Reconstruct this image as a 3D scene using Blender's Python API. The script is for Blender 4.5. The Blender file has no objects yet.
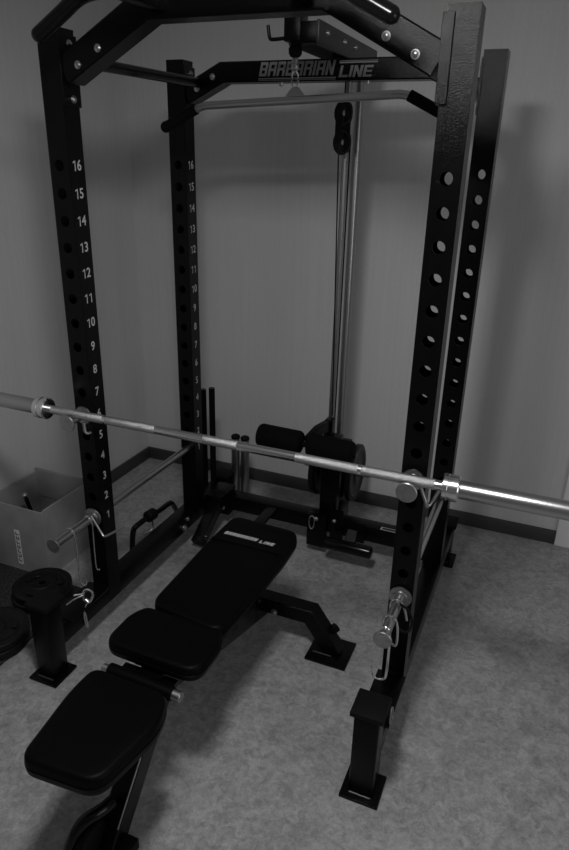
import bpy, bmesh, math, random
from mathutils import Vector, Matrix
random.seed(7)
S = bpy.context.scene
COL = S.collection
# ---------------------------------------------------------------- camera
cam_d = bpy.data.cameras.new('camera'); cam = bpy.data.objects.new('camera', cam_d); COL.objects.link(cam)
cam.location = (1.4079, -1.6975, 1.6996)
cam.rotation_euler = (math.radians(67.7447), math.radians(-1.3095), math.radians(22.6023))
cam_d.sensor_width = 36; cam_d.lens = 656.85/850*36; cam_d.clip_start = .02
S.camera = cam
# ---------------------------------------------------------------- world, light, exposure
w = bpy.data.worlds.new('world'); S.world = w; w.use_nodes = True
w.node_tree.nodes['Background'].inputs[0].default_value = (.5, .5, .5, 1)
w.node_tree.nodes['Background'].inputs[1].default_value = .05
def light(name, kind, loc, power, size, rot=(0,0,0), size_y=None):
    d = bpy.data.lights.new(name, kind); o = bpy.data.objects.new(name, d); COL.objects.link(o)
    o.location = loc; o.rotation_euler = rot; d.energy = power; d.color = (1,1,1)
    if kind == 'AREA':
        d.size = size
        if size_y: d.shape = 'RECTANGLE'; d.size_y = size_y
    else: d.shadow_soft_size = size
    return o
light('ceiling_lamp', 'AREA', (.95, -1.0, 2.28), 18.0, .26, (math.radians(12), 0, 0))
light('right_fill', 'AREA', (3.15, -1.2, 1.2), 9.0, 1.5, (math.radians(90), 0, math.radians(90)), 1.2)  # added soft fill from the right; the room has no window there
S.view_settings.view_transform = 'Standard'; S.view_settings.look = 'None'
S.view_settings.exposure = 0.0; S.view_settings.gamma = 1.0; S.view_settings.use_curve_mapping = False

# ---------------------------------------------------------------- materials
def mat(name, col, rough=.5, metal=0, bump=0, bscale=300, var=0, vscale=8, spec=.5, coat=0):
    m = bpy.data.materials.new(name); m.use_nodes = True; n = m.node_tree; b = n.nodes['Principled BSDF']
    c = (col,)*3 if not isinstance(col, tuple) else col
    b.inputs['Base Color'].default_value = (*c, 1); b.inputs['Roughness'].default_value = rough
    b.inputs['Metallic'].default_value = metal; b.inputs['Specular IOR Level'].default_value = spec
    b.inputs['Coat Weight'].default_value = coat
    tc = n.nodes.new('ShaderNodeTexCoord')
    if bump:
        t = n.nodes.new('ShaderNodeTexNoise'); t.inputs['Scale'].default_value = bscale; t.inputs['Detail'].default_value = 3
        bp = n.nodes.new('ShaderNodeBump'); bp.inputs['Strength'].default_value = bump; bp.inputs['Distance'].default_value = .002
        n.links.new(tc.outputs['Object'], t.inputs['Vector']); n.links.new(t.outputs['Fac'], bp.inputs['Height'])
        n.links.new(bp.outputs['Normal'], b.inputs['Normal'])
    if var:
        t = n.nodes.new('ShaderNodeTexNoise'); t.inputs['Scale'].default_value = vscale; t.inputs['Detail'].default_value = 5
        r = n.nodes.new('ShaderNodeMapRange')
        r.inputs['From Min'].default_value = .3; r.inputs['From Max'].default_value = .7
        r.inputs['To Min'].default_value = 1-var; r.inputs['To Max'].default_value = 1+var
        mx = n.nodes.new('ShaderNodeVectorMath'); mx.operation = 'SCALE'; mx.inputs[0].default_value = c
        n.links.new(tc.outputs['Object'], t.inputs['Vector']); n.links.new(t.outputs['Fac'], r.inputs['Value'])
        n.links.new(r.outputs['Result'], mx.inputs['Scale']); n.links.new(mx.outputs['Vector'], b.inputs['Base Color'])
    return m
powder = mat('black_powder_coat', .0025, .17, bump=.35, bscale=520, var=.15, vscale=30, spec=.16)
gloss_black = mat('gloss_black', .003, .2, spec=.3)
vinyl = mat('black_vinyl', .002, .42, bump=.25, bscale=500, spec=.07)
foam = mat('black_foam', .003, .85, bump=.5, bscale=400, spec=.1)
rubber = mat('black_rubber', .004, .6, bump=.3, bscale=250, spec=.15)
chrome = mat('chrome', .8, .2, 1)
rodm = mat('dull_steel', .4, .33, 1)
armm = mat('grey_paint', .03, .45)
steel = mat('brushed_steel', .5, .3, 1, bump=.1, bscale=200)
zinc = mat('zinc_plate', .4, .38, 1, var=.15, vscale=60)
iron = mat('cast_iron', .004, .4, bump=.6, bscale=120, spec=.3)
white = mat('white_print', .42, .6)
greyprint = mat('grey_print', .20, .6)
card = mat('cardboard', .30, .85, bump=.2, bscale=80, var=.1, vscale=12)
paper = mat('white_paper', .8, .6)
weldm = mat('weld_bead', .12, .5, 1)
whitepaint = mat('white_paint', .8, .5)
skirt = mat('dark_baseboard', .045, .5, bump=.1, bscale=40)
ceilm = mat('ceiling_paint', .8, .9)

def wall_material():
    m = mat('wallpaper', .5, .8); n = m.node_tree; b = n.nodes['Principled BSDF']
    tc = n.nodes.new('ShaderNodeTexCoord')
    mp = n.nodes.new('ShaderNodeMapping'); mp.inputs['Scale'].default_value = (60, 60, 1.5)
    t = n.nodes.new('ShaderNodeTexNoise'); t.inputs['Scale'].default_value = 1; t.inputs['Detail'].default_value = 6
    mp2 = n.nodes.new('ShaderNodeMapping'); mp2.inputs['Scale'].default_value = (250, 250, 60)
    t2 = n.nodes.new('ShaderNodeTexNoise'); t2.inputs['Scale'].default_value = 1; t2.inputs['Detail'].default_value = 3
    ad = n.nodes.new('ShaderNodeMath'); ad.operation = 'ADD'
    r = n.nodes.new('ShaderNodeMapRange'); r.inputs['From Min'].default_value = .7; r.inputs['From Max'].default_value = 1.3
    r.inputs['To Min'].default_value = .55; r.inputs['To Max'].default_value = .60
    for mm, tt in ((mp, t), (mp2, t2)):
        n.links.new(tc.outputs['Object'], mm.inputs['Vector']); n.links.new(mm.outputs['Vector'], tt.inputs['Vector'])
    n.links.new(t.outputs['Fac'], ad.inputs[0]); n.links.new(t2.outputs['Fac'], ad.inputs[1])
    n.links.new(ad.outputs[0], r.inputs['Value']); n.links.new(r.outputs['Result'], b.inputs['Base Color'])
    bp = n.nodes.new('ShaderNodeBump'); bp.inputs['Strength'].default_value = .2; bp.inputs['Distance'].default_value = .001
    n.links.new(ad.outputs[0], bp.inputs['Height']); n.links.new(bp.outputs['Normal'], b.inputs['Normal'])
    return m
wallm = wall_material()
def floor_material():
    m = mat('marbled_linoleum', .2, .55, spec=.4); n = m.node_tree; b = n.nodes['Principled BSDF']
    tc = n.nodes.new('ShaderNodeTexCoord')
    acc = None
    for sc, wgt in ((7, .6), (28, 1.1), (95, .8)):
        t = n.nodes.new('ShaderNodeTexNoise'); t.inputs['Scale'].default_value = sc; t.inputs['Detail'].default_value = 6
        t.inputs['Distortion'].default_value = 1.2; t.inputs['Roughness'].default_value = .6
        n.links.new(tc.outputs['Object'], t.inputs['Vector'])
        q = n.nodes.new('ShaderNodeMath'); q.operation = 'MULTIPLY_ADD'; q.inputs[1].default_value = wgt
        n.links.new(t.outputs['Fac'], q.inputs[0])
        if acc: n.links.new(acc.outputs[0], q.inputs[2])
        else: q.inputs[2].default_value = 0
        acc = q
    r = n.nodes.new('ShaderNodeMapRange'); r.inputs['From Min'].default_value = .95; r.inputs['From Max'].default_value = 1.55
    r.inputs['To Min'].default_value = .20; r.inputs['To Max'].default_value = .44
    n.links.new(acc.outputs[0], r.inputs['Value']); n.links.new(r.outputs['Result'], b.inputs['Base Color'])
    return m
floorm = floor_material()
def mat_material():
    m = mat('rubber_granule_mat', .015, .8, bump=.5, bscale=300); n = m.node_tree; b = n.nodes['Principled BSDF']
    tc = n.nodes.new('ShaderNodeTexCoord'); t = n.nodes.new('ShaderNodeTexNoise'); t.inputs['Scale'].default_value = 160
    r = n.nodes.new('ShaderNodeMapRange'); r.inputs['From Min'].default_value = .5; r.inputs['From Max'].default_value = .72
    r.inputs['To Min'].default_value = .012; r.inputs['To Max'].default_value = .12
    n.links.new(tc.outputs['Object'], t.inputs['Vector']); n.links.new(t.outputs['Fac'], r.inputs['Value'])
    n.links.new(r.outputs['Result'], b.inputs['Base Color'])
    return m
matm = mat_material()

# ---------------------------------------------------------------- mesh helpers
def V(*a): return Vector(a)
def basis(d, up=None):
    d = d.normalized(); up = up or (V(0,0,1) if abs(d.z) < .95 else V(0,1,0))
    x = up.cross(d)
    if x.length < 1e-5: x = V(1,0,0).cross(d)
    x.normalize(); y = d.cross(x).normalized(); return x, y
def box(bm, x0, x1, y0, y1, z0, z1, bev=0):
    t = bmesh.new() if bev else bm
    v = [t.verts.new((x, y, z)) for x in (x0, x1) for y in (y0, y1) for z in (z0, z1)]
    for f in ((0,1,3,2),(4,6,7,5),(0,4,5,1),(2,3,7,6),(0,2,6,4),(1,5,7,3)): t.faces.new([v[i] for i in f])
    if bev:
        bmesh.ops.bevel(t, geom=t.edges[:], offset=bev, segments=2, affect='EDGES', profile=.5); merge(bm, t)
def merge(bm, t, M=None):
    me = bpy.data.meshes.new('t'); t.to_mesh(me); t.free()
    if M: me.transform(M)
    bm.from_mesh(me); bpy.data.meshes.remove(me)
def sweep(bm, pts, prof, up=None, cap=True):
    """prof: list of (u, v) offsets; up keeps v-axis direction"""
    pts = [Vector(p) for p in pts]; n = len(pts); rings = []; px = None
    for i, p in enumerate(pts):
        if i == 0: d = pts[1]-p
        elif i == n-1: d = p-pts[-2]
        else: d = (pts[i+1]-p).normalized()+(p-pts[i-1]).normalized()
        d = d.normalized(); s = 1
        if up:
            x = Vector(up).cross(d).normalized(); y = d.cross(x)
        elif px is None: x, y = basis(d)
        else:
            x = (px - d*px.dot(d)).normalized(); y = d.cross(x)
        px = x
        if 0 < i < n-1:
            c = max(.3, d.dot((p-pts[i-1]).normalized())); s = 1/c
        if up: rings.append([bm.verts.new(p+x*u+y*v*s) for u, v in prof])
        else: rings.append([bm.verts.new(p+x*u+y*v) for u, v in prof])
    m = len(prof)
    for a, b in zip(rings, rings[1:]):
        for k in range(m): bm.faces.new((a[k], a[(k+1) % m], b[(k+1) % m], b[k]))
    if cap: bm.faces.new(rings[0][::-1]); bm.faces.new(rings[-1])
def circ(r, n=20): return [(r*math.cos(2*math.pi*k/n), r*math.sin(2*math.pi*k/n)) for k in range(n)]
def rect(a, b, c=.004):
    a /= 2; b /= 2
    return [(-a+c,-b),(a-c,-b),(a,-b+c),(a,b-c),(a-c,b),(-a+c,b),(-a,b-c),(-a,-b+c)]
def tube(bm, pts, r, n=20, cap=True): sweep(bm, pts, circ(r, n), cap=cap)
def smooth_path(pts, it=3):
    pts = [Vector(p) for p in pts]
    for _ in range(it):
        q = [pts[0]]
        for a, b in zip(pts, pts[1:]): q += [a*.75+b*.25, a*.25+b*.75]
        q.append(pts[-1]); pts = q
    return pts
def lathe(bm, base, axis, prof, n=32):
    """prof: (distance along axis, radius)"""
    base = Vector(base); axis = Vector(axis).normalized(); x, y = basis(axis); rings = []
    for h, r in prof:
        c = base+axis*h
        rings.append([bm.verts.new(c)] if r < 1e-6 else [bm.verts.new(c+x*(r*math.cos(2*math.pi*k/n))+y*(r*math.sin(2*math.pi*k/n))) for k in range(n)])
    for a, b in zip(rings, rings[1:]):
        for k in range(n):
            if len(a) == 1 and len(b) == 1: break
            if len(a) == 1: bm.faces.new((a[0], b[(k+1) % n], b[k]))
            elif len(b) == 1: bm.faces.new((a[k], a[(k+1) % n], b[0]))
            else: bm.faces.new((a[k], a[(k+1) % n], b[(k+1) % n], b[k]))
def cyl(bm, a, b, r, n=28, bev=.0015):
    a = Vector(a); b = Vector(b); L = (b-a).length; bev = min(bev, r*.3, L*.3)
    lathe(bm, a, b-a, [(0, 0), (0, r-bev), (bev, r), (L-bev, r), (L, r-bev), (L, 0)], n)
def ball(bm, c, r, n=16):
    t = bmesh.new(); bmesh.ops.create_uvsphere(t, u_segments=n, v_segments=n//2+2, radius=r); merge(bm, t, Matrix.Translation(Vector(c)))
def build(name, bm, m, parent=None, smooth=35, bevel=0):
    bmesh.ops.recalc_face_normals(bm, faces=bm.faces[:])
    me = bpy.data.meshes.new(name); bm.to_mesh(me); bm.free(); me.materials.append(m)
    o = bpy.data.objects.new(name, me); COL.objects.link(o)
    if smooth:
        for p in me.polygons: p.use_smooth = True
        me.set_sharp_from_angle(angle=math.radians(smooth))
    if bevel:
        b = o.modifiers.new('b', 'BEVEL'); b.width = bevel; b.segments = 2; b.limit_method = 'ANGLE'; b.angle_limit = math.radians(50)
    if parent:
        o.parent = parent
        o.location = -parent_origin(parent)
    return o
def parent_origin(p):
    v = Vector(p.location)
    while p.parent: p = p.parent; v += p.location
    return v
def empty(name, loc, label, cat, group=None):
    o = bpy.data.objects.new(name, None); COL.objects.link(o); o.location = loc; o.empty_display_size = .05
    return tag(o, label, cat, group)
def tag(o, label, cat, group=None):
    o['label'] = label; o['category'] = cat
    if group: o['group'] = group
    return o
def struct(o): o['kind'] = 'structure'; return o
def B(fn, *a, **k):
    bm = bmesh.new(); fn(bm, *a, **k); return bm
def copy_tree(o, loc=None, parent=None):
    c = o.copy(); COL.objects.link(c)
    if parent: c.parent = parent
    if loc: c.location = loc
    for ch in [x for x in list(bpy.data.objects) if x.parent == o]: copy_tree(ch, None, c)
    return c
_fonts = []
def text_bm(bm, s, size, M, shear=0, extrude=.0004, offset=0, space=1.0, xs=1.0):
    cu = bpy.data.curves.new('t', 'FONT'); cu.body = s; cu.size = size; cu.extrude = extrude; cu.shear = shear
    cu.align_x = 'CENTER'; cu.align_y = 'CENTER'; cu.offset = offset; cu.space_character = space; cu.resolution_u = 4
    o = bpy.data.objects.new('t', cu); COL.objects.link(o)
    dg = bpy.context.evaluated_depsgraph_get(); me = bpy.data.meshes.new_from_object(o.evaluated_get(dg))
    me.transform(Matrix.Diagonal((xs, 1, 1, 1))); me.transform(M); bm.from_mesh(me)
    bpy.data.objects.remove(o); bpy.data.curves.remove(cu); bpy.data.meshes.remove(me)
def block_letters(bm, word, w, hgt, gap, M, th=.0003, shear=.22):
    """heavy slanted capitals built from strokes, centred on the frame"""
    a, b = .30, .20
    L = {'B': [(0,0,a,1),(0,0,.92,b),(0,.42,.92,.58),(0,1-b,.92,1),(1-a,.08,1,.46),(1-a,.54,1,.92)],
         'A': [(0,0,a,1),(1-a,0,1,1),(0,1-b,1,1),(0,.36,1,.36+b*.9)],
         'R': [(0,0,a,1),(0,.40,.92,.58),(0,1-b,.94,1),(1-a,.52,1,.94),(1-a,0,1,.44)],
         'I': [(0,0,a,1)], 'N': [(0,0,a,1),(1-a,0,1,1)], 'L': [(0,0,a,1),(0,0,1,b)],
         'E': [(0,0,a,1),(0,0,1,b),(0,.42,.9,.58),(0,1-b,1,1)]}
    tot = sum((w*a if c == 'I' else w)+gap for c in word)-gap; x = -tot/2; t = bmesh.new()
    cnt = [0]
    def quad(p):
        cnt[0] = (cnt[0]+1) % 8; e = th*(1+.12*cnt[0])
        vs = [t.verts.new((px+shear*py, py, z)) for z in (-e*.2, e) for px, py in p]
        t.faces.new(vs[4:]); t.faces.new(vs[:4][::-1])
        for i in range(4): t.faces.new((vs[i], vs[(i+1) % 4], vs[4+(i+1) % 4], vs[4+i]))
    for c in word:
        for x0, y0, x1, y1 in L[c]:
            quad([(x+u*w, (v-.5)*hgt) for u, v in ((x0,y0),(x1,y0),(x1,y1),(x0,y1))])
        if c == 'N': quad([(x, .5*hgt), (x+a*w, .5*hgt), (x+w, -.5*hgt), (x+(1-a)*w, -.5*hgt)])
        x += (w*a if c == 'I' else w)+gap
    merge(bm, t, M)
def frame(o, x, y):
    x = Vector(x).normalized(); y = Vector(y).normalized(); z = x.cross(y)
    M = Matrix((x, y, z)).transposed().to_4x4(); M.translation = Vector(o); return M

# ---------------------------------------------------------------- room
XW, YW, CZ = -.697, 1.331, 2.42
XR, YF = 3.2, -4.0
struct(build('floor', B(box, XW-.1, XR+.1, YF-.1, YW+.1, -.1, 0), floorm, smooth=0))
struct(build('wall_back', B(box, XW-.1, XR+.1, YW, YW+.1, 0, CZ), wallm, smooth=0))
struct(build('wall_left', B(box, XW-.1, XW, YF, YW, 0, CZ), wallm, smooth=0))
struct(build('wall_right', B(box, XR, XR+.1, YF, YW, 0, CZ), wallm, smooth=0))
struct(build('wall_front', B(box, XW-.1, XR+.1, YF-.1, YF, 0, CZ), wallm, smooth=0))
struct(build('ceiling', B(box, XW-.1, XR+.1, YF-.1, YW+.1, CZ, CZ+.1), ceilm, smooth=0))
struct(build('baseboard_back', B(box, XW, 1.598, YW-.014, YW, 0, .07, .003), skirt))
struct(build('baseboard_left', B(box, XW, XW+.014, YF, YW-.014, 0, .07, .003), skirt))
bm = bmesh.new(); box(bm, 1.60, 1.70, YW-.022, YW, 0, 2.1, .003); box(bm, 2.45, 2.55, YW-.022, YW, 0, 2.1, .003); box(bm, 1.60, 2.55, YW-.022, YW, 2.1, 2.2, .003)
struct(build('trim_1', bm, whitepaint))
d = struct(build('door_1', B(box, 1.70, 2.45, YW-.012, YW, .005, 2.1, .002), whitepaint))
struct(build('trim_2', B(box, XW, XW+.004, YW-.004, YW, .07, CZ), wallm))
bm = bmesh.new(); box(bm, XW+.016, -.193, -1.5, .10, 0, .012, .002)
tag(build('floor_mat', bm, matm), 'black speckled rubber mat lying on the floor under the weight plates', 'mat')

# ---------------------------------------------------------------- power rack
W, D, T, H = 1.127, .666, .070, 2.010
P0, PS, NH = .4787, .0787, 16
h = T/2; WT = .003
rack = empty('power_rack', (W/2, D/2, 0), 'large black steel power rack with four numbered and drilled uprights', 'power rack')
HR = .0158
def plate_with_holes(bm, X, ya, yb, z0, z1, zs):
    """sheet in the XZ plane, between ya and yb, width T about X, round holes at zs"""
    N = 28
    cuts = [z0]+[(a+b)/2 for a, b in zip(zs, zs[1:])]+[z1]
    cuts[0] = zs[0]-PS/2; cuts[-1] = zs[-1]+PS/2
    if cuts[0] > z0: box(bm, X-h, X+h, ya, yb, z0, cuts[0])
    if cuts[-1] < z1: box(bm, X-h, X+h, ya, yb, cuts[-1], z1)
    for i, z in enumerate(zs):
        lo, hi = cuts[i]-z, cuts[i+1]-z
        ang = sorted([2*math.pi*k/N for k in range(N)]+[math.atan2(b, a) % (2*math.pi) for a in (-h, h) for b in (lo, hi)])
        cr = []; 
        for Y in (ya, yb):
            inner = []; outer = []
            for t in ang:
                c, s = math.cos(t), math.sin(t)
                k = min((h/abs(c)) if abs(c) > 1e-9 else 9e9, ((hi if s > 0 else -lo)/abs(s)) if abs(s) > 1e-9 else 9e9)
                inner.append(bm.verts.new((X+HR*c, Y, z+HR*s))); outer.append(bm.verts.new((X+k*c, Y, z+k*s)))
            cr.append((inner, outer))
            n = len(ang)
            for k in range(n): bm.faces.new((inner[k], inner[(k+1) % n], outer[(k+1) % n], outer[k]))
        n = len(ang)
        for k in range(n): bm.faces.new((cr[0][0][k], cr[0][0][(k+1) % n], cr[1][0][(k+1) % n], cr[1][0][k]))
def upright(X, Y, side, z0):
    bm = bmesh.new(); zs = [P0+PS*k for k in range(NH)]
    plate_with_holes(bm, X, Y-h, Y-h+WT, z0, H-.003, zs)
    plate_with_holes(bm, X, Y+h-WT, Y+h, z0, H-.003, zs)
    # side walls with a small corner round
    for s in (-1, 1):
        box(bm, X+s*(h+.0006) if s < 0 else X+h-WT, X+s*(h-WT) if s < 0 else X+h+.0006, Y-h+.001, Y+h-.001, z0, H-.003)
    box(bm, X-h-.0005, X+h+.0005, Y-h-.0005, Y+h+.0005, H-.003, H+.003)     # top cap
    o = build('upright', bm, powder, rack, smooth=20)
    for k in range(NH):
        nb = bmesh.new()
        M = frame((X-side*(h+.0012), Y+.002*side, zs[k]), (0, 1, 0) if side < 0 else (0, -1, 0), (0, 0, 1))
        digits = str(k+1)
        for j, ch in enumerate(digits):
            Mj = M @ Matrix.Translation((.0215*(j-(len(digits)-1)/2), 0, 0))
            if ch == '1':
                q = bmesh.new()
                for (xa, ya), (xb, yb), (xc, yc), (xd, yd) in (((.0005, -.0145), (.0048, -.0145), (.0048, .0145), (.0015, .0145)), ((-.0065, .0065), (-.0065, .0105), (.0020, .0145), (.0020, .0098))):
                    vs = [q.verts.new((x_, y_, z_)) for z_ in (0, .0002) for x_, y_ in ((xa, ya), (xb, yb), (xc, yc), (xd, yd))]
                    q.faces.new(vs[4:]); q.faces.new(vs[:4][::-1])
                merge(nb, q, Mj)
            else: text_bm(nb, ch, .0415, Mj, xs=.95, extrude=.0002, offset=.0006)
        build('height_number', nb, white, o, smooth=0)
    return o
RZ0, RZ1 = .112, .186
upright(0, 0, -1, RZ1-.072); upright(W, 0, 1, RZ1-.072)
upright(0, D, -1, RZ1-.072); upright(W-.005, D, 1, RZ1-.072)
# low side rails and end posts
def hexbolt(bm, c, axis, r=.011, ln=.008):
    c = Vector(c); a = Vector(axis).normalized()
    lathe(bm, c, a, [(0, 0), (0, r*1.25), (.002, r*1.25), (.002, r), (ln*.75, r*.95), (ln, r*.7), (ln*1.15, 0)], 12)
FY, BY = -.325, .965
for X in (0, W):
    r = build('side_rail', B(box, X-.035, X+.035, FY+.033, BY-.033, RZ0, RZ1, .004), powder, rack)
    for Y, ht in ((FY, .306), (BY, .20)):
        bm = B(box, X-.036, X+.036, Y-.036, Y+.036, .008, ht-.008, .004)
        p = build('end_post', bm, powder, rack)
        k = bmesh.new(); box(k, X-.047, X+.047, Y-.043, Y+.055, ht-.012, ht+.004, .003); 
        build('post_cap', k, rubber, p)
        k = bmesh.new(); box(k, X-.057, X+.057, Y-.058, Y+.055, .0, .010, .002)
        build('foot_plate', k, powder, p)
        k = bmesh.new()
        random.seed(3)
        q = [V(X-.032+.064*j/10, Y-.039, .012+random.uniform(-.001, .001)) for j in range(11)]
        tube(k, q, .003, 8); build('weld_seam', k, weldm, p)
    # gusset block joining the post to the rail
    k = B(box, X-.045, X+.045, -.26 if X else -.26, -.045, RZ1-.005, RZ1+.004, .002); build('rail_plate', k, powder, rack)
    # bolts where rail meets uprights
    s = 1 if X == 0 else -1
    build('bolt', B(hexbolt, (X+s*.035, .545, .166), (s, 0, 0), .009), steel, rack)
# low cross beam
CBY = .825
cb = build('cross_beam', B(box, .035, W-.035, CBY-.034, CBY+.036, .110, .184, .004), powder, rack)
k = bmesh.new(); box(k, .865, .945, CBY-.030, CBY-.006, .1842, .1850)
st = build('sticker', k, white, cb, smooth=0)
k = bmesh.new(); box(k, .873, .938, CBY-.025, CBY-.011, .1850, .1854)
build('sticker_print', k, gloss_black, st, smooth=0)
for X, s in ((.035, 1), (W-.035, -1)):     # corner brackets
    box_top = B(box, min(X, X+s*.09), max(X, X+s*.09), CBY-.12, CBY+.03, .186, .214, .003)
    build('corner_cover', box_top, powder, rack)
    k = bmesh.new(); box(k, X, X+s*.085, CBY-.042, CBY-.034, .085, .212) if s > 0 else box(k, X-.085, X, CBY-.042, CBY-.034, .085, .212)
    box(k, min(X, X+s*.008), max(X, X+s*.008), CBY-.10, CBY-.03, .085, .212)
    br = build('corner_bracket', k, powder, rack, bevel=.001)
    for zz in (.118, .180):
        build('bolt', B(hexbolt, (X+s*.055, CBY-.042, zz), (0, -1, 0), .010), steel, br)
# front top beam: angled trapezoid
def trap_beam(Y, zf, xa, za, ht, dp, name):
    path = [(.044, Y, za), (xa, Y, zf), (W-xa, Y, zf), (W-.044, Y, za)]
    bm = bmesh.new(); sweep(bm, path, rect(dp, ht, .004), up=(0, 0, 1))
    return build(name, bm, powder, rack)
fb = trap_beam(0, 2.052, .318, 1.905, .074, .072, 'top_beam_front')
rb = trap_beam(D, 1.969, .19, 1.90, .066, .070, 'top_beam_rear')
for X, s in ((0, 1), (W, -1)):
    for Y, zs_ in ((0, (1.838, 2.005)), (D, (1.855, 2.0))):
        k = bmesh.new(); a, b = sorted((X+s*.0358, X+s*.0438)); box(k, a, b, Y-h-.006, Y+h, zs_[0]-.022, zs_[1]-.008)
        a, b = sorted((X+s*.018, X+s*.0438)); (box(k, a, b, Y-h-.007, Y-h-.0005, zs_[0]-.022, zs_[1]-.008) if s < 0 and Y == 0 else None)
        pl = build('mounting_plate', k, powder, rack, bevel=.001)
        for z in (zs_[0]-.002, zs_[1]-.030):
            build('bolt', B(hexbolt, (X+s*.0438, Y, z), (s, 0, 0), .0085), steel, pl)
for x, z in ((.098, 1.918), (.168, 1.956), (W-.098, 1.918), (W-.168, 1.956)):
    build('bolt', B(hexbolt, (x, -.036, z), (0, -1, 0), .0085, .006), steel, fb)
for x, z in ((.090, 1.918), (.155, 1.955), (.41, 1.925), (.72, 1.925)):
    if z > 1.93 or x < .2: build('bolt', B(hexbolt, (x, D-.035, z), (0, -1, 0), .0085, .006), steel, rb)
    else: build('bolt', B(hexbolt, (x, D-.01, 1.936), (0, 0, -1), .008, .012), steel, rb)
for X in (.100, W-.100):
    build('side_tube', B(tube, [(X, .03, 1.928), (X, D-.03, 1.936)], .0165), gloss_black, rack)
# logo on rear beam
Y = D-.0357
k = bmesh.new()
block_letters(k, 'BARBARIAN', .0285, .043, .0042, frame((.476, Y, 1.9745), (1, 0, 0), (0, 0, 1)))
block_letters(k, 'LINE', .0300, .034, .0042, frame((.686, Y, 1.9625), (1, 0, 0), (0, 0, 1)))
box(k, .335, .617, Y-.0006, Y, 1.9435, 1.9475); box(k, .628, .757, Y-.0006, Y, 1.9865, 1.9905)
box(k, .335, .617, Y-.0006, Y, 1.9395, 1.9415); box(k, .628, .757, Y-.0006, Y, 1.9925, 1.9940)
build('logo_print', k, greyprint, rb, smooth=0)
# pull-up bar
k = bmesh.new()
py = -.20; pr = .0185
c = W/2
pp = [V(c-.447, py, 1.965)]+smooth_path([(c-.37, py, 2.008), (c-.305, py, 2.047), (c-.22, py, 2.049)], 3)+smooth_path([(c+.22, py, 2.049), (c+.305, py, 2.047), (c+.37, py, 2.008)], 3)+[V(c+.447, py, 1.968)]
tube(k, pp, pr)
ball(k, pp[0], pr); ball(k, pp[-1], pr)
pu = build('pull_up_bar', k, gloss_black, rack)
for x in (c-.20, c+.20):
    build('bar_bracket', B(box, x-.02, x+.02, py+.015, -.034, 2.03, 2.07, .003), powder, pu)
# pivot tube fixed at rear left corner
lm = [(.090, .775, .200), (.080, .565, .050)]
k = bmesh.new(); sweep(k, lm, rect(.055, .058, .006), up=(0, 0, 1)); lmt = build('pivot_tube', k, gloss_black, rack)
d = (Vector(lm[1])-Vector(lm[0])).normalized()
k = bmesh.new(); cyl(k, Vector(lm[1])-d*.012, Vector(lm[1])+d*.01, .036); build('tube_collar', k, rubber, lmt)
build('bolt', B(cyl, (.108, .590, .065), (.145, .585, .068), .006), chrome, lmt)
build('bolt', B(hexbolt, (.035, .515, .136), (1, 0, 0), .013, .012), zinc, rack)

# ---------------------------------------------------------------- safety pipes, bar rests
def safety_pipe(X, label):
    z = P0
    t = empty('safety_pipe', (X, 0, z), label, 'safety pipe', 'safety pipes through the lowest upright holes')
    build('pipe', B(tube, [(X, -.247, z), (X, D+.06, z)], .0148, 28), steel, t)
    k = bmesh.new(); lathe(k, (X, -h-.0035, z), (0, -1, 0), [(0, 0), (0, .033), (.003, .035), (.008, .034), (.009, .024), (.016, .023), (.017, 0)])
    build('flange', k, zinc, t)
    build('end_disc', B(cyl, (X, -.247, z), (X, -.254, z), .0265), zinc, t)
    return t
safety_pipe(0, 'steel safety pipe through the left upright above the weight plates')
safety_pipe(W, 'steel safety pipe through the right upright above its front post')
def bar_rest(X, label, lv):
    z = P0+5*PS
    t = empty('bar_rest', (X, 0, z), label, 'bar rest', 'pipe rests holding the barbell')
    build('pipe', B(tube, [(X, -.118, z), (X, .03, z)], .0125, 28), steel, t)
    k = bmesh.new(); lathe(k, (X, -h-.0005, z), (0, -1, 0), [(0, 0), (0, .030), (.003, .032), (.007, .031), (.008, .020), (.014, .019), (.015, 0)])
    build('flange', k, zinc, t)
    build('end_disc', B(cyl, (X, -.118, z), (X, -.126, z), .029), zinc, t)
    k = bmesh.new(); tube(k, lv, .0055, 12); build('locking_lever', k, zinc, t)
    return t
zr = P0+5*PS
bar_rest(0, 'steel pipe rest under the left end of the barbell', smooth_path([(.012, -.055, zr-.02), (.018, -.06, zr-.058), (.03, -.045, zr-.055)], 2))
bar_rest(W, 'steel pipe rest under the right end of the barbell', smooth_path([(W+.022, -.052, zr-.005), (W+.048, -.055, zr-.062), (W+.048, -.052, zr-.068), (W+.056, -.045, zr-.06), (W+.075, .02, zr-.03)], 1))

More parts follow.
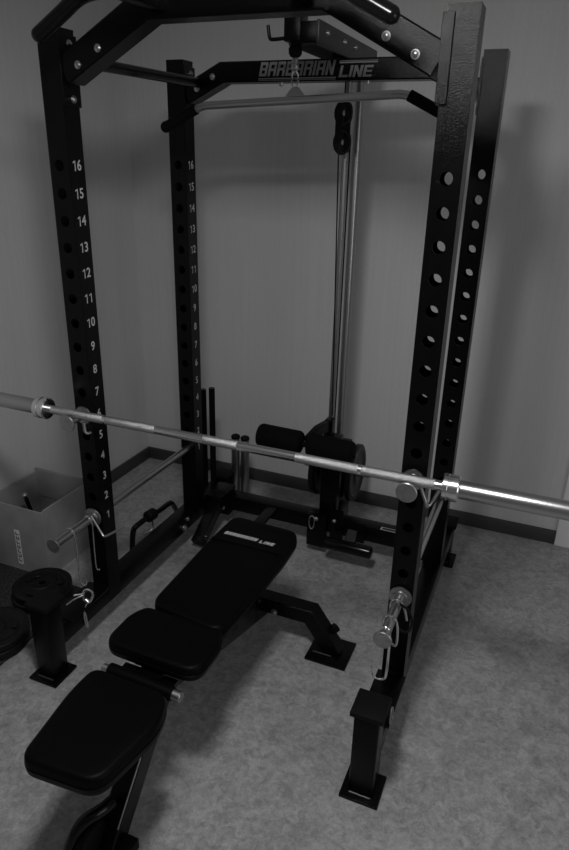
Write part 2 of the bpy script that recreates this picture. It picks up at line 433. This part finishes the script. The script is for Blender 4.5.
# ---------------------------------------------------------------- barbell
by, bz, bx = -h-.0615, zr+.0125+.0147, .5613
bb = empty('barbell', (bx, by, bz), 'long chrome barbell resting across the front of the rack', 'barbell')
k = bmesh.new(); lathe(k, (bx-.66, by, bz), (1, 0, 0), [(0, 0), (0, .014), (1.32, .014), (1.32, 0)], 32)
sh = build('shaft', k, chrome, bb)
knurl = mat('knurled_chrome', .62, .36, 1, bump=.6, bscale=1500)
for a, b in ((-.635, -.432), (-.422, -.236), (-.064, .05), (.236, .422), (.432, .635)):
    k = bmesh.new(); lathe(k, (bx+a, by, bz), (1, 0, 0), [(0, .0141), (.001, .01445), (b-a-.001, .01445), (b-a, .0141)], 32)
    build('knurled_grip', k, knurl, sh)
for s in (-1, 1):
    k = bmesh.new(); x0 = bx+s*.655
    lathe(k, (x0, by, bz), (s, 0, 0), [(0, .0142), (0, .033), (.003, .0365), (.014, .0365), (.015, .0345), (.024, .0345), (.025, .0365), (.041, .0365), (.044, .034), (.045, .0245)], 40)
    build('collar', k, chrome, bb)
    k = bmesh.new(); lathe(k, (x0+s*.045, by, bz), (s, 0, 0), [(0, .0245), (.002, .025), (.402, .025), (.405, .022), (.405, 0)], 40)
    build('sleeve', k, steel, bb)

# ---------------------------------------------------------------- lat pulldown tower
tw = empty('lat_pulldown_tower', (.60, .90, 0), 'black and chrome pulley tower bolted behind the rack with foam rollers', 'pulley machine')
for x, y, r in ((.583, .885, .0125), (.612, .935, .0165)):
    build('guide_rod', B(tube, [(x, y, .19), (x, y, 2.03)], r, 24), rodm, tw)
build('base_block', B(box, .555, .66, CBY+.04, .99, .09, .21, .003), powder, tw)
build('base_bracket', B(box, .535, .625, CBY-.070, CBY-.036, .045, .205, .003), powder, tw)
k = bmesh.new(); box(k, .640, .70, CBY-.055, CBY-.036, .07, .24, .003); build('base_bracket', k, powder, tw)
col = build('column', B(box, .575, .655, .80, .855, .186, .58, .004), powder, tw)
for s in (-1, 1):
    build('bolt', B(hexbolt, (.58 if s < 0 else .66, CBY-.071 if s < 0 else CBY-.056, .19), (0, -1, 0), .008), zinc, tw)
# carriage with two loaded plates
build('carriage', B(box, .545, .655, .90, 1.0, .24, .50, .004), powder, tw)
build('plate_peg', B(cyl, (.44, .965, .35), (.76, .965, .35), .0125), steel, tw)
def disc_plate(bm, c, axis, R, th, rb=.0135):
    c = Vector(c); a = Vector(axis).normalized(); t = th/2
    lathe(bm, c-a*t, a, [(0, rb), (0, R*.30), (.004, R*.34), (.006, R*.40), (.006, R*.74), (.002, R*.80), (0, R*.84), (0, R*.95), (.004, R), (th-.004, R), (th, R*.95), (th, R*.84), (th-.002, R*.80), (th-.006, R*.74), (th-.006, R*.40), (th-.004, R*.34), (th, R*.30), (th, rb), (0, rb)], 44)
tag(build('weight_plate', B(disc_plate, (.688, .965, .35), (1, .0, 0), .135, .028), iron), 'black round weight plate on the right of the pulley tower carriage', 'weight plate', 'weight plates on the tower carriage')
tag(build('weight_plate', B(disc_plate, (.515, .965, .35), (1, .0, 0), .135, .028), iron), 'black round weight plate on the left of the pulley tower carriage', 'weight plate', 'weight plates on the tower carriage')
# knee rollers
k = bmesh.new(); sweep(k, [(.603, .83, .632), (.585, .70, .640), (.563, .645, .610)], rect(.03, .045, .003), up=(0, 0, 1)); arm = build('roller_arm', k, powder, tw)
build('arm_post', B(box, .585, .622, .785, .83, .56, .66, .003), powder, tw)
build('roller_tube', B(cyl, (.335, .645, .600), (.775, .645, .590), .0125), gloss_black, tw)
for a, b in ((.342, .538), (.566, .762)):
    za = .602-(a-.34)*.02; zb = .602-(b-.34)*.02; L = b-a; k = bmesh.new()
    lathe(k, (a, .645, za), (b-a, 0, zb-za), [(0, .0), (0, .036), (.004, .045), (.014, .050), (L-.014, .050), (L-.004, .045), (L, .036), (L, 0)], 36)
    build('foam_roller', k, foam, tw)
# foot roller
fr = B(lathe, (.643, .70, .116), (1, 0, .0), [(0, 0), (0, .020), (.004, .026), (.010, .028), (.205, .028), (.212, .026), (.216, .020), (.216, 0)], 32)
build('foot_roller', fr, gloss_black, tw)
k = bmesh.new(); sweep(k, [(.745, CBY-.03, .16), (.745, .74, .105)], rect(.05, .02, .003), up=(0, 0, 1)); build('foot_roller_arm', k, powder, tw)
build('crossbar_clamp', B(box, .715, .80, CBY-.045, CBY-.036, .10, .20, .002), powder, tw)
# cable and pulleys
build('cable', B(tube, [(.566, .85, 1.755), (.598, .85, .66)], .0028, 10), rubber, tw)
build('cable', B(tube, [(.607, .862, 1.76), (.607, .862, .60)], .0030, 10), rubber, tw)
build('cable', B(tube, [(.578, .85, 1.79), (.583, .85, 2.02)], .0030, 10), rubber, tw)
pb = bmesh.new()
for z in (1.850, 1.752): cyl(pb, (.583, .835, z), (.602, .85, z), .036)
pbo = build('pulley_block', pb, rubber, tw)
k = bmesh.new()
for z in (1.850, 1.752): cyl(k, (.583, .829, z), (.585, .8335, z), .044, bev=.001)
box(k, .556, .614, .829, .8335, 1.752, 1.850); build('pulley_cheek', k, gloss_black, pbo)
for z in (1.850, 1.752): build('axle_bolt', B(hexbolt, (.595, .829, z), (.2, -1, 0), .010), steel, pbo)
# top arm with open centre
for x in (.552, .640):
    build('top_arm_plate', B(box, x-.004, x+.004, .38, 1.02, 2.006, 2.072, .002), armm, tw)
for ya, yb in ((.38, .40), (.76, .80), (.96, 1.02)):
    build('top_arm_spacer', B(box, .556, .636, ya, yb, 2.010, 2.068, .002), powder, tw)
k = bmesh.new(); cyl(k, (.545, .42, 2.040), (.632, .42, 2.040), .030); build('top_pulley', k, rubber, tw)
k = bmesh.new(); box(k, .538, .590, .365, .43, 2.015, 2.10, .003); build('pulley_housing', k, powder, tw)
for x, y in ((.636, .45), (.636, .74), (.636, .62)):
    build('bolt', B(hexbolt, (x+.008, y, 2.045), (1, 0, 0), .007), steel, tw)
k = bmesh.new(); tube(k, smooth_path([(.545, .40, 2.030), (.485, .40, 2.026), (.477, .40, 2.030), (.472, .40, 2.065)], 2), .0055, 12); build('hook_rod', k, gloss_black, tw)
k = bmesh.new(); tube(k, [(.563, .40, 2.04), (.563, .40, 1.96)], .004, 12); build('cable', k, rubber, tw)
k = bmesh.new(); lathe(k, (.563, .40, 1.978), (0, 0, 1), [(0, 0), (0, .014), (.008, .020), (.022, .021), (.034, .014), (.036, 0)], 20); build('rubber_stop', k, rubber, tw)
k = bmesh.new(); cyl(k, (.563, .40, 1.950), (.563, .40, 1.976), .010); ball(k, (.563, .40, 1.952), .013); build('swivel', k, steel, tw)

# ---------------------------------------------------------------- lat bar with carabiner
def ring(bm, c, u, v, a, b, r, n=24):
    c = Vector(c); u = Vector(u).normalized(); v = Vector(v).normalized()
    pts = [c+u*(a*math.cos(2*math.pi*k/n))+v*(b*math.sin(2*math.pi*k/n)*(1-.25*math.sin(2*math.pi*k/n))) for k in range(n)]
    rings = []
    for i, p in enumerate(pts):
        d = (pts[(i+1) % n]-pts[i-1]).normalized(); x = u.cross(v); y = d.cross(x)
        rings.append([bm.verts.new(p+x*(r*math.cos(t*math.pi/4))+y*(r*math.sin(t*math.pi/4))) for t in range(8)])
    for i in range(n):
        a_, b_ = rings[i], rings[(i+1) % n]
        for k in range(8): bm.faces.new((a_[k], a_[(k+1) % 8], b_[(k+1) % 8], b_[k]))
k = B(ring, (.564, .40, 1.918), (1, .2, 0), (0, 0, 1), .010, .030, .0028)
tag(build('carabiner', k, chrome), 'steel snap hook between the overhead cable and the wide pulldown bar', 'carabiner')
lb = empty('pulldown_bar', (.565, .40, 1.87), 'wide silver pulldown bar with black grips hanging under the logo beam', 'pulldown bar')
a, b = V(.232, .40, 1.843), V(.925, .40, 1.874)
pts = [a+V(-.012, 0, -.006), a+V(.02, 0, .003), b+V(-.03, 0, .0), b+V(.0, 0, -.004)]
build('bar', B(tube, [a+V(-.03, 0, -.014)]+pts+[b+V(.03, 0, -.014)], .0125, 20), steel, lb)
for p, q in ((a+V(-.015, 0, -.006), V(.098, .40, 1.782)), (b+V(-.002, 0, -.003), V(1.045, .40, 1.812))):
    k = bmesh.new(); tube(k, [p, q], .0165, 20); ball(k, q, .0185); build('grip', k, foam, lb)
k = bmesh.new()
vs = [k.verts.new((x, y, z)) for y in (.396, .404) for x, z in ((.530, 1.866), (.600, 1.869), (.574, 1.898), (.556, 1.897))]
k.faces.new(vs[:4]); k.faces.new(vs[4:][::-1])
for i in range(4): k.faces.new((vs[i], vs[(i+1) % 4], vs[4+(i+1) % 4], vs[4+i]))
build('hanger_plate', k, steel, lb)
k = B(ring, (.31, .765, .165), (1, 0, 0), (0, 0, 1), .01, .03, .003)
k.free()
k = B(ring, (.562, CBY-.080, .180), (1, .3, 0), (0, 0, 1), .012, .033, .0028)
tag(build('carabiner', k, chrome), 'small steel snap hook hanging on the base of the pulley tower', 'carabiner')

# ---------------------------------------------------------------- bench
bn = empty('weight_bench', (.56, -.35, 0), 'black padded weight bench with three pads standing in front of the rack', 'bench')
def pad(name, outline, z0, z1, rad=.05, r=.014):
    """outline: corner (x, y) list counter-clockwise, rounded; a soft cushion with a piping seam"""
    pts = []
    n = len(outline)
    for i in range(n):
        p = Vector((*outline[i], 0)); a = Vector((*outline[i-1], 0)); b = Vector((*outline[(i+1) % n], 0))
        da = (a-p).normalized(); db = (b-p).normalized(); rr = rad if isinstance(rad, (int, float)) else rad[i]
        q0 = p+da*rr; q2 = p+db*rr
        for t in range(9):
            t /= 8; pts.append(q0*(1-t)**2+p*2*t*(1-t)+q2*t*t)
    cx = sum(p.x for p in pts)/len(pts); cy = sum(p.y for p in pts)/len(pts)
    bm = bmesh.new(); rings = []
    def ringat(inset, z):
        vs = []
        m = len(pts)
        for i, p in enumerate(pts):
            t = (pts[(i+1) % m]-pts[i-1]).normalized(); nn = V(-t.y, t.x, 0)
            vs.append(bm.verts.new((p.x+nn.x*inset, p.y+nn.y*inset, z)))
        return vs
    hh = z1-z0
    prof = [(.012, z0), (.002, z0+.003), (0, z0+.008), (-.0015, z0+hh*.42), (.002, z0+hh*.47), (-.0015, z0+hh*.52), (0, z1-r)]
    for k in range(1, 7):
        t = k/6*math.pi/2; prof.append((r*(1-math.cos(t))*1.0, z1-r+r*math.sin(t)))
    rings = [ringat(i, z) for i, z in prof]
    for f, dz in ((.9, .001), (.7, .0025), (.4, .0035), (.15, .004)):
        rings.append([bm.verts.new((cx+(v.co.x-cx)*f, cy+(v.co.y-cy)*f, z1+dz)) for v in rings[len(prof)-1]])
    m = len(pts)
    for a, b in zip(rings, rings[1:]):
        for i in range(m): bm.faces.new((a[i], a[(i+1) % m], b[(i+1) % m], b[i]))
    bm.faces.new(rings[0][::-1]); bm.faces.new(rings[-1])
    return build(name, bm, vinyl, bn, smooth=50)
bp_ = pad('back_pad', [(.443, -.350), (.692, -.385), (.712, .05), (.706, .205), (.440, .215), (.434, .04)], .405, .462, [.045, .045, .03, .045, .045, .03])
sp = pad('seat_pad', [(.412, -.540), (.712, -.545), (.712, -.400), (.69, -.36), (.44, -.36), (.412, -.41)], .408, .455, [.05, .055, .03, .02, .02, .03])
np_ = pad('front_pad', [(.476, -.928), (.678, -.915), (.712, -.72), (.680, -.630), (.452, -.628), (.448, -.72)], .400, .455, [.04, .045, .04, .035, .035, .04])
# seams
for par, (xa, ya), (xb, yb), z in ((bp_, (.444, .035), (.700, .035), .4652),):
    k = bmesh.new(); tube(k, [(xa, ya, z), ((xa+xb)/2, ya, z+.001), (xb, yb, z)], .0035, 8); build('seam', k, vinyl, par)
for par, pts in ((sp, [(.44, -.536, .449), (.56, -.540, .450), (.69, -.539, .449)]),):
    build('seam', B(tube, pts, .0025, 8), vinyl, par)
k = bmesh.new(); block_letters(k, 'BARBARIAN', .0110, .0175, .0040, frame((.533, .083, .4655), (1, .0, 0), (0, 1, 0)), th=.0008)
block_letters(k, 'LINE', .0120, .0160, .0044, frame((.6335, .079, .4655), (1, .0, 0), (0, 1, 0)), th=.0008)
build('logo_print', k, mat('bright_print', .62, .5), bp_, smooth=0)
for name, x0, x1, y0, y1 in (('pad_support', .50, .53, -.33, .12), ('pad_support', .60, .63, -.33, .12), ('pad_support', .50, .64, -.52, -.40), ('pad_support', .52, .62, -.86, -.63)):
    build(name, B(box, x0, x1, y0, y1, .385, .403, .002), powder, bn)
# spine and front leg
k = bmesh.new(); sweep(k, [(.565, .20, .115), (.565, -.48, .335), (.565, -.57, .335)], rect(.06, .08, .004), up=(0, 0, 1)); sb = build('main_beam', k, powder, bn)
k = bmesh.new(); box(k, .5958, .5963, -.215, -.185, .215, .240); build('sticker', k, greyprint, sb, smooth=0)
k = bmesh.new(); sweep(k, [(.570, -.47, .37), (.570, -.79, .012)], rect(.06, .065, .004), up=(0, 1, .6)); lg = build('front_leg', k, powder, bn)
k = bmesh.new()
sweep(k, [(.602, -.585, .310), (.602, -.775, .098)], rect(.003, .004, .0006), up=(0, 1, .6)); build('edge_strip', k, zinc, lg)
build('leg_foot', B(box, .53, .635, -.80, -.735, 0, .035, .004), rubber, bn)
hp = smooth_path([(.565, -.745, .145), (.560, -.78, .150), (.530, -.82, .145), (.515, -.85, .09), (.505, -.87, .03)], 3)
k = bmesh.new(); tube(k, hp, .017, 18); ball(k, hp[-1], .0185); build('drag_handle', k, gloss_black, bn)
for x in (.545,): build('wheel', B(lathe, (x-.014, -.815, .062), (1, 0, 0), [(0, 0), (0, .046), (.004, .058), (.010, .062), (.020, .062), (.026, .058), (.028, .046), (.028, 0)], 32), rubber, bn)
k = bmesh.new(); box(k, .53, .60, -.62, -.50, .345, .40, .003); build('hinge_block', k, powder, bn)
build('hinge_plate', B(box, .47, .640, -.615, -.52, .372, .384, .002), powder, bn)
build('hinge_roller', B(cyl, (.468, -.588, .412), (.665, -.588, .404), .019), vinyl, bn)
build('hinge_cap', B(cyl, (.665, -.588, .404), (.690, -.588, .403), .0145), zinc, bn)
build('hinge_cap', B(cyl, (.448, -.588, .413), (.468, -.588, .412), .011), zinc, bn)
build('backrest_post', B(box, .545, .595, -.12, -.07, .20, .39, .003), powder, bn)
build('backrest_post', B(box, .545, .595, .05, .10, .13, .39, .003), powder, bn)
# rear stand with splayed feet
k = bmesh.new(); fy = .172
sweep(k, [(.245, fy, .020), (.345, fy, .150), (.775, fy, .150), (.875, fy, .012)], rect(.062, .060, .004), up=(0, 0, 1)); rs = build('rear_stand', k, powder, bn)
for x in (.245, .858):
    build('foot_plate', B(box, x-.077, x+.077, fy-.075, fy+.072, 0, .012, .002), powder, rs)
k = bmesh.new(); tube(k, [(.80+.010*j, fy-.033-.004, .014+.0012*(j % 2)) for j in range(8)], .0028, 8); build('weld_seam', k, weldm, rs)
build('bolt', B(hexbolt, (.64, fy-.031, .135), (0, -1, 0), .010), steel, rs)
k = bmesh.new(); lathe(k, (.845, fy+.02, .07), (.6, .3, .8), [(0, 0), (0, .008), (.02, .008), (.02, .017), (.034, .018), (.038, 0)], 12); build('adjust_knob', k, rubber, rs)
# tongue towards the rack's cross beam
k = bmesh.new(); sweep(k, [(.42, .24, .27), (.40, .70, .215), (.395, .782, .16)], rect(.045, .012, .002), up=(0, 0, 1))
k.free()

# wooden-free flat brace between cross beam and bench area belongs to the rack
k = bmesh.new(); box(k, .325, .375, .50, CBY-.034, .165, .180, .003); build('locator_bar', k, powder, rack)

# ---------------------------------------------------------------- things hanging on the safety pipes
def hookwire(name, pts, r, label, cat, m=chrome, it=2):
    return tag(build(name, B(tube, smooth_path(pts, it), r, 10), m), label, cat)
z0 = P0
hookwire('wire_hook', [(-.016, -.165, z0-.004), (-.014, -.165, z0+.016), (.008, -.165, z0+.020), (.019, -.165, z0+.0), (.020, -.165, z0-.08), (.020, -.165, z0-.185), (.026, -.165, z0-.205), (.044, -.165, z0-.205), (.046, -.165, z0-.180)], .0030,
         'thin bent wire hook hanging from the left safety pipe near its front end', 'hook')
hookwire('wire_hook', [(-.016, -.070, z0-.004), (-.012, -.070, z0+.016), (.008, -.070, z0+.018), (.018, -.070, z0-.002), (.016, -.070, z0-.09), (.014, -.070, z0-.19), (.020, -.070, z0-.205), (.028, -.070, z0-.20)], .0028,
         'thin bent wire hook hanging against the left front upright', 'hook')
hookwire('locking_pin', [(.008, -.062, z0+.016), (.020, -.062, z0+.0), (.056, -.066, z0-.050), (.062, -.066, z0-.053), (.073, -.060, z0-.048), (.122, -.03, z0-.018)], .0042,
         'bent steel rod handle beside number one on the left front upright', 'locking pin', zinc, 1)
hookwire('wire_hook', [(W-.018, -.085, z0-.03), (W-.020, -.085, z0+.005), (W-.008, -.085, z0+.019), (W+.012, -.085, z0+.016), (W+.026, -.085, z0-.01), (W+.034, -.085, z0-.045)], .0034,
         'thin wire hook looped over the right safety pipe next to its flange', 'hook')
hookwire('wire_hook', [(W-.020, -.165, z0-.02), (W-.018, -.165, z0+.012), (W+.004, -.165, z0+.021), (W+.022, -.165, z0+.002), (W+.026, -.165, z0-.06), (W+.022, -.165, z0-.085), (W+.010, -.165, z0-.075)], .0034,
         'wire hook looped over the middle of the right safety pipe front', 'hook')
hookwire('wire_hook', [(W-.014, -.215, z0+.006), (W-.002, -.215, z0+.018), (W+.012, -.215, z0+.006), (W+.014, -.215, z0-.05), (W+.014, -.215, z0-.145), (W+.010, -.215, z0-.165), (W-.010, -.22, z0-.170), (W-.028, -.22, z0-.158), (W-.030, -.22, z0-.130)], .0036,
         'long wire hook hanging below the front disc of the right safety pipe', 'hook')
hookwire('band', [(W+.012, -.10, z0+.016), (W+.036, -.09, z0+.0), (W+.052, -.085, z0-.045), (W+.046, -.10, z0-.075), (W+.026, -.12, z0-.06), (W+.016, -.15, z0-.022)], .004,
         'black rubber cord looped round the right safety pipe', 'cord', rubber)
# spring clamp and snap hook below the left hook
sc = empty('spring_clamp', (.045, -.168, .245), 'small steel clamp hanging below the left wire hooks', 'clamp')
k = bmesh.new(); ring(k, (.050, -.168, .240), (1, 0, 0), (0, .5, 1), .020, .022, .0050); build('clamp_ring', k, chrome, sc)
build('clamp_handle', B(tube, smooth_path([(.034, -.175, .238), (.015, -.20, .232), (-.005, -.22, .215)], 1), .003, 10), chrome, sc)
build('clamp_handle', B(tube, smooth_path([(.034, -.175, .243), (.015, -.19, .243), (.010, -.195, .243)], 1), .003, 10), chrome, sc)
build('clamp_screw', B(cyl, (.050, -.185, .232), (.064, -.185, .222), .009), chrome, sc)
hookwire('wire_link', [(.052, -.172, .222), (.044, -.178, .200), (.034, -.182, .175), (.036, -.184, .14), (.044, -.186, .105), (.050, -.186, .11), (.048, -.186, .14), (.042, -.184, .172)], .0028,
         'narrow wire snap hook hanging below the small steel clamp', 'snap hook')
# ring clip on right rail
k = B(ring, (W+.044, -.235, .205), (0, 1, .2), (0, .2, -1), .018, .030, .0028)
tag(build('wire_clip', k, zinc), 'small wire clip hanging beside the cap of the right front post', 'clip')

# ---------------------------------------------------------------- storage tubes behind the left rear upright
for x, y, zb, zt, lab in ((-.022, .90, .187, .672, 'black storage tube standing behind the left rear upright, right of a pair'), (-.094, .945, .0, .640, 'black storage tube standing half hidden behind the left rear upright')):
    t = empty('storage_tube', (x, y, zb), lab, 'storage tube', 'black tubes behind the left rear upright')
    build('tube', B(cyl, (x, y, zb), (x, y, zt), .0145), foam, t)
    build('end_cap', B(cyl, (x, y, zt), (x, y, zt+.004), .0150), gloss_black, t)
for x, y, lab in ((.048, 1.01, 'short chrome dumbbell bar standing nearer the storage tubes'), (.100, 1.01, 'short chrome dumbbell bar standing nearer the bench')):
    t = empty('dumbbell_bar', (x, y, 0), lab, 'dumbbell bar', 'dumbbell bars standing behind the cross beam')
    build('bar', B(cyl, (x, y, .01), (x, y, .385), .0215), rodm, t)
    k = bmesh.new(); cyl(k, (x, y, .385), (x, y, .405), .0225, bev=.008); build('end_cap', k, rubber, t)
    k = bmesh.new(); cyl(k, (x, y, 0), (x, y, .03), .024); build('base_cap', k, rubber, t)

# ---------------------------------------------------------------- bent handle on the floor left of the rail
hb = empty('bent_cable_handle', (-.13, .55, 0), 'bent black cable handle with a centre knob leaning outside the left rail', 'cable handle')
pts = smooth_path([(-.15, .365, .012), (-.125, .350, .175), (-.115, .37, .19), (-.098, .45, .203), (-.098, .53, .187), (-.10, .60, .185), (-.10, .635, .175), (-.14, .745, .04), (-.15, .77, .012)], 2)
build('handle_tube', B(tube, pts, .0125, 16), gloss_black, hb)
k = bmesh.new(); lathe(k, (-.098, .425, .205), (0, 1, -.1), [(0, 0), (0, .018), (.006, .026), (.05, .026), (.056, .018), (.056, 0)], 20); build('centre_knob', k, rubber, hb)
build('eye_hook', B(tube, smooth_path([(-.095, .455, .18), (-.09, .455, .145), (-.092, .44, .130), (-.11, .41, .128)], 1), .004, 10), steel, hb)

# ---------------------------------------------------------------- floor plates
def floor_plate(c, z, R, th, label, tilt=None):
    bm = bmesh.new(); disc_plate(bm, (0, 0, 0), (0, 0, 1), R, th, .014)
    o = build('weight_plate', bm, iron)
    o.location = (c[0], c[1], z+th/2)
    if tilt: o.rotation_euler = tilt
    for q in range(3):
        k = bmesh.new(); a0 = q*2*math.pi/3+.4
        arc = [(R*.60*math.cos(a0+t*.14), R*.60*math.sin(a0+t*.14), th/2-.005) for t in range(7)]
        sweep(k, arc, rect(R*.16, .007, .0015), up=(0, 0, 1))
        g = build('grip_rim', k, iron); g.parent = o
    k = bmesh.new(); lathe(k, (0, 0, -th/2+.001), (0, 0, 1), [(0, .0142), (0, .024), (th+.001, .024), (th+.001, .0142), (0, .0142)], 24)
    g = build('hub', k, iron); g.parent = o
    return tag(o, label, 'weight plate', 'weight plates stacked on the rubber mat')
floor_plate((-.322, -.012), .012, .118, .032, 'bottom black weight plate of the stack beside the box')
floor_plate((-.320, -.008), .0445, .115, .030, 'top black weight plate of the stack beside the cardboard box')
floor_plate((-.300, -.295), .012, .125, .032, 'bottom black weight plate of the stack behind the front post')
floor_plate((-.296, -.290), .0445, .122, .030, 'top black weight plate of the stack near the left picture edge')
o = floor_plate((-.58, .028), .0, .115, .030, 'black weight plate standing on edge against the left wall', (0, math.radians(84), 0))
o.location = (-.660, -.020, .130); del o['group']

# ---------------------------------------------------------------- cardboard box
cx0, cx1, cy0, cy1, ch = -.682, -.396, .112, .402, .322
bxo = empty('cardboard_box', ((cx0+cx1)/2, (cy0+cy1)/2, 0), 'open grey cardboard box by the left wall holding small tools', 'box')
k = bmesh.new(); t = .005
box(k, cx0, cx1, cy0, cy0+t, 0, ch-.006); box(k, cx0, cx1, cy1-t, cy1, 0, ch+.02); box(k, cx0, cx0+t, cy0+t, cy1-t, 0, ch); box(k, cx1-t, cx1, cy0+t, cy1-t, 0, ch-.002)
box(k, cx0+t, cx1-t, cy0+t, cy1-t, 0, .006)
build('walls', k, card, bxo, smooth=0)
k = bmesh.new()      # rim folded inward
box(k, cx0+t, cx1-t, cy1-t-.005, cy1-t-.001, ch-.12, ch+.016); box(k, cx1-t-.005, cx1-t-.001, cy0+.02, cy1-.02, ch-.10, ch-.003)
build('folded_flap', k, card, bxo, smooth=0)
k = bmesh.new(); box(k, -.560, -.532, cy0-.0008, cy0, .03, .20); lb_ = build('paper_label', k, paper, bxo, smooth=0)
k = bmesh.new()
for j in range(7):
    zz = .043+.022*j
    box(k, -.554, -.538, cy0-.0012, cy0-.0008, zz, zz+.004)
    box(k, -.554, -.550, cy0-.0012, cy0-.0008, zz, zz+.015)
    if j % 2: box(k, -.542, -.538, cy0-.0012, cy0-.0008, zz, zz+.015)
build('label_print', k, gloss_black, lb_, smooth=0)
tl = empty('tool', (-.55, .26, .01), 'slim tool with a shiny round top standing inside the cardboard box', 'tool')
build('shaft', B(tube, [(-.55, .24, .125), (-.575, .215, .300)], .009, 14), gloss_black, tl)
k = bmesh.new(); lathe(k, (-.575, .215, .300), (-.2, -.2, 1), [(0, 0), (0, .010), (.012, .012), (.018, .009), (.019, 0)], 18); build('tip', k, chrome, tl)
k = bmesh.new(); lathe(k, (-.455, .25, .19), (.6, -.4, .8), [(0, .016), (0, .024), (.03, .026), (.032, .018), (0, .016)], 24)
tag(build('roll', k, rubber), 'black ring lying on the tools inside the cardboard box', 'ring')
k = bmesh.new(); box(k, -.66, -.43, .14, .37, .007, .12, .01)
tag(build('tool_bag', k, rubber), 'dark bag filling the bottom of the cardboard box', 'bag')
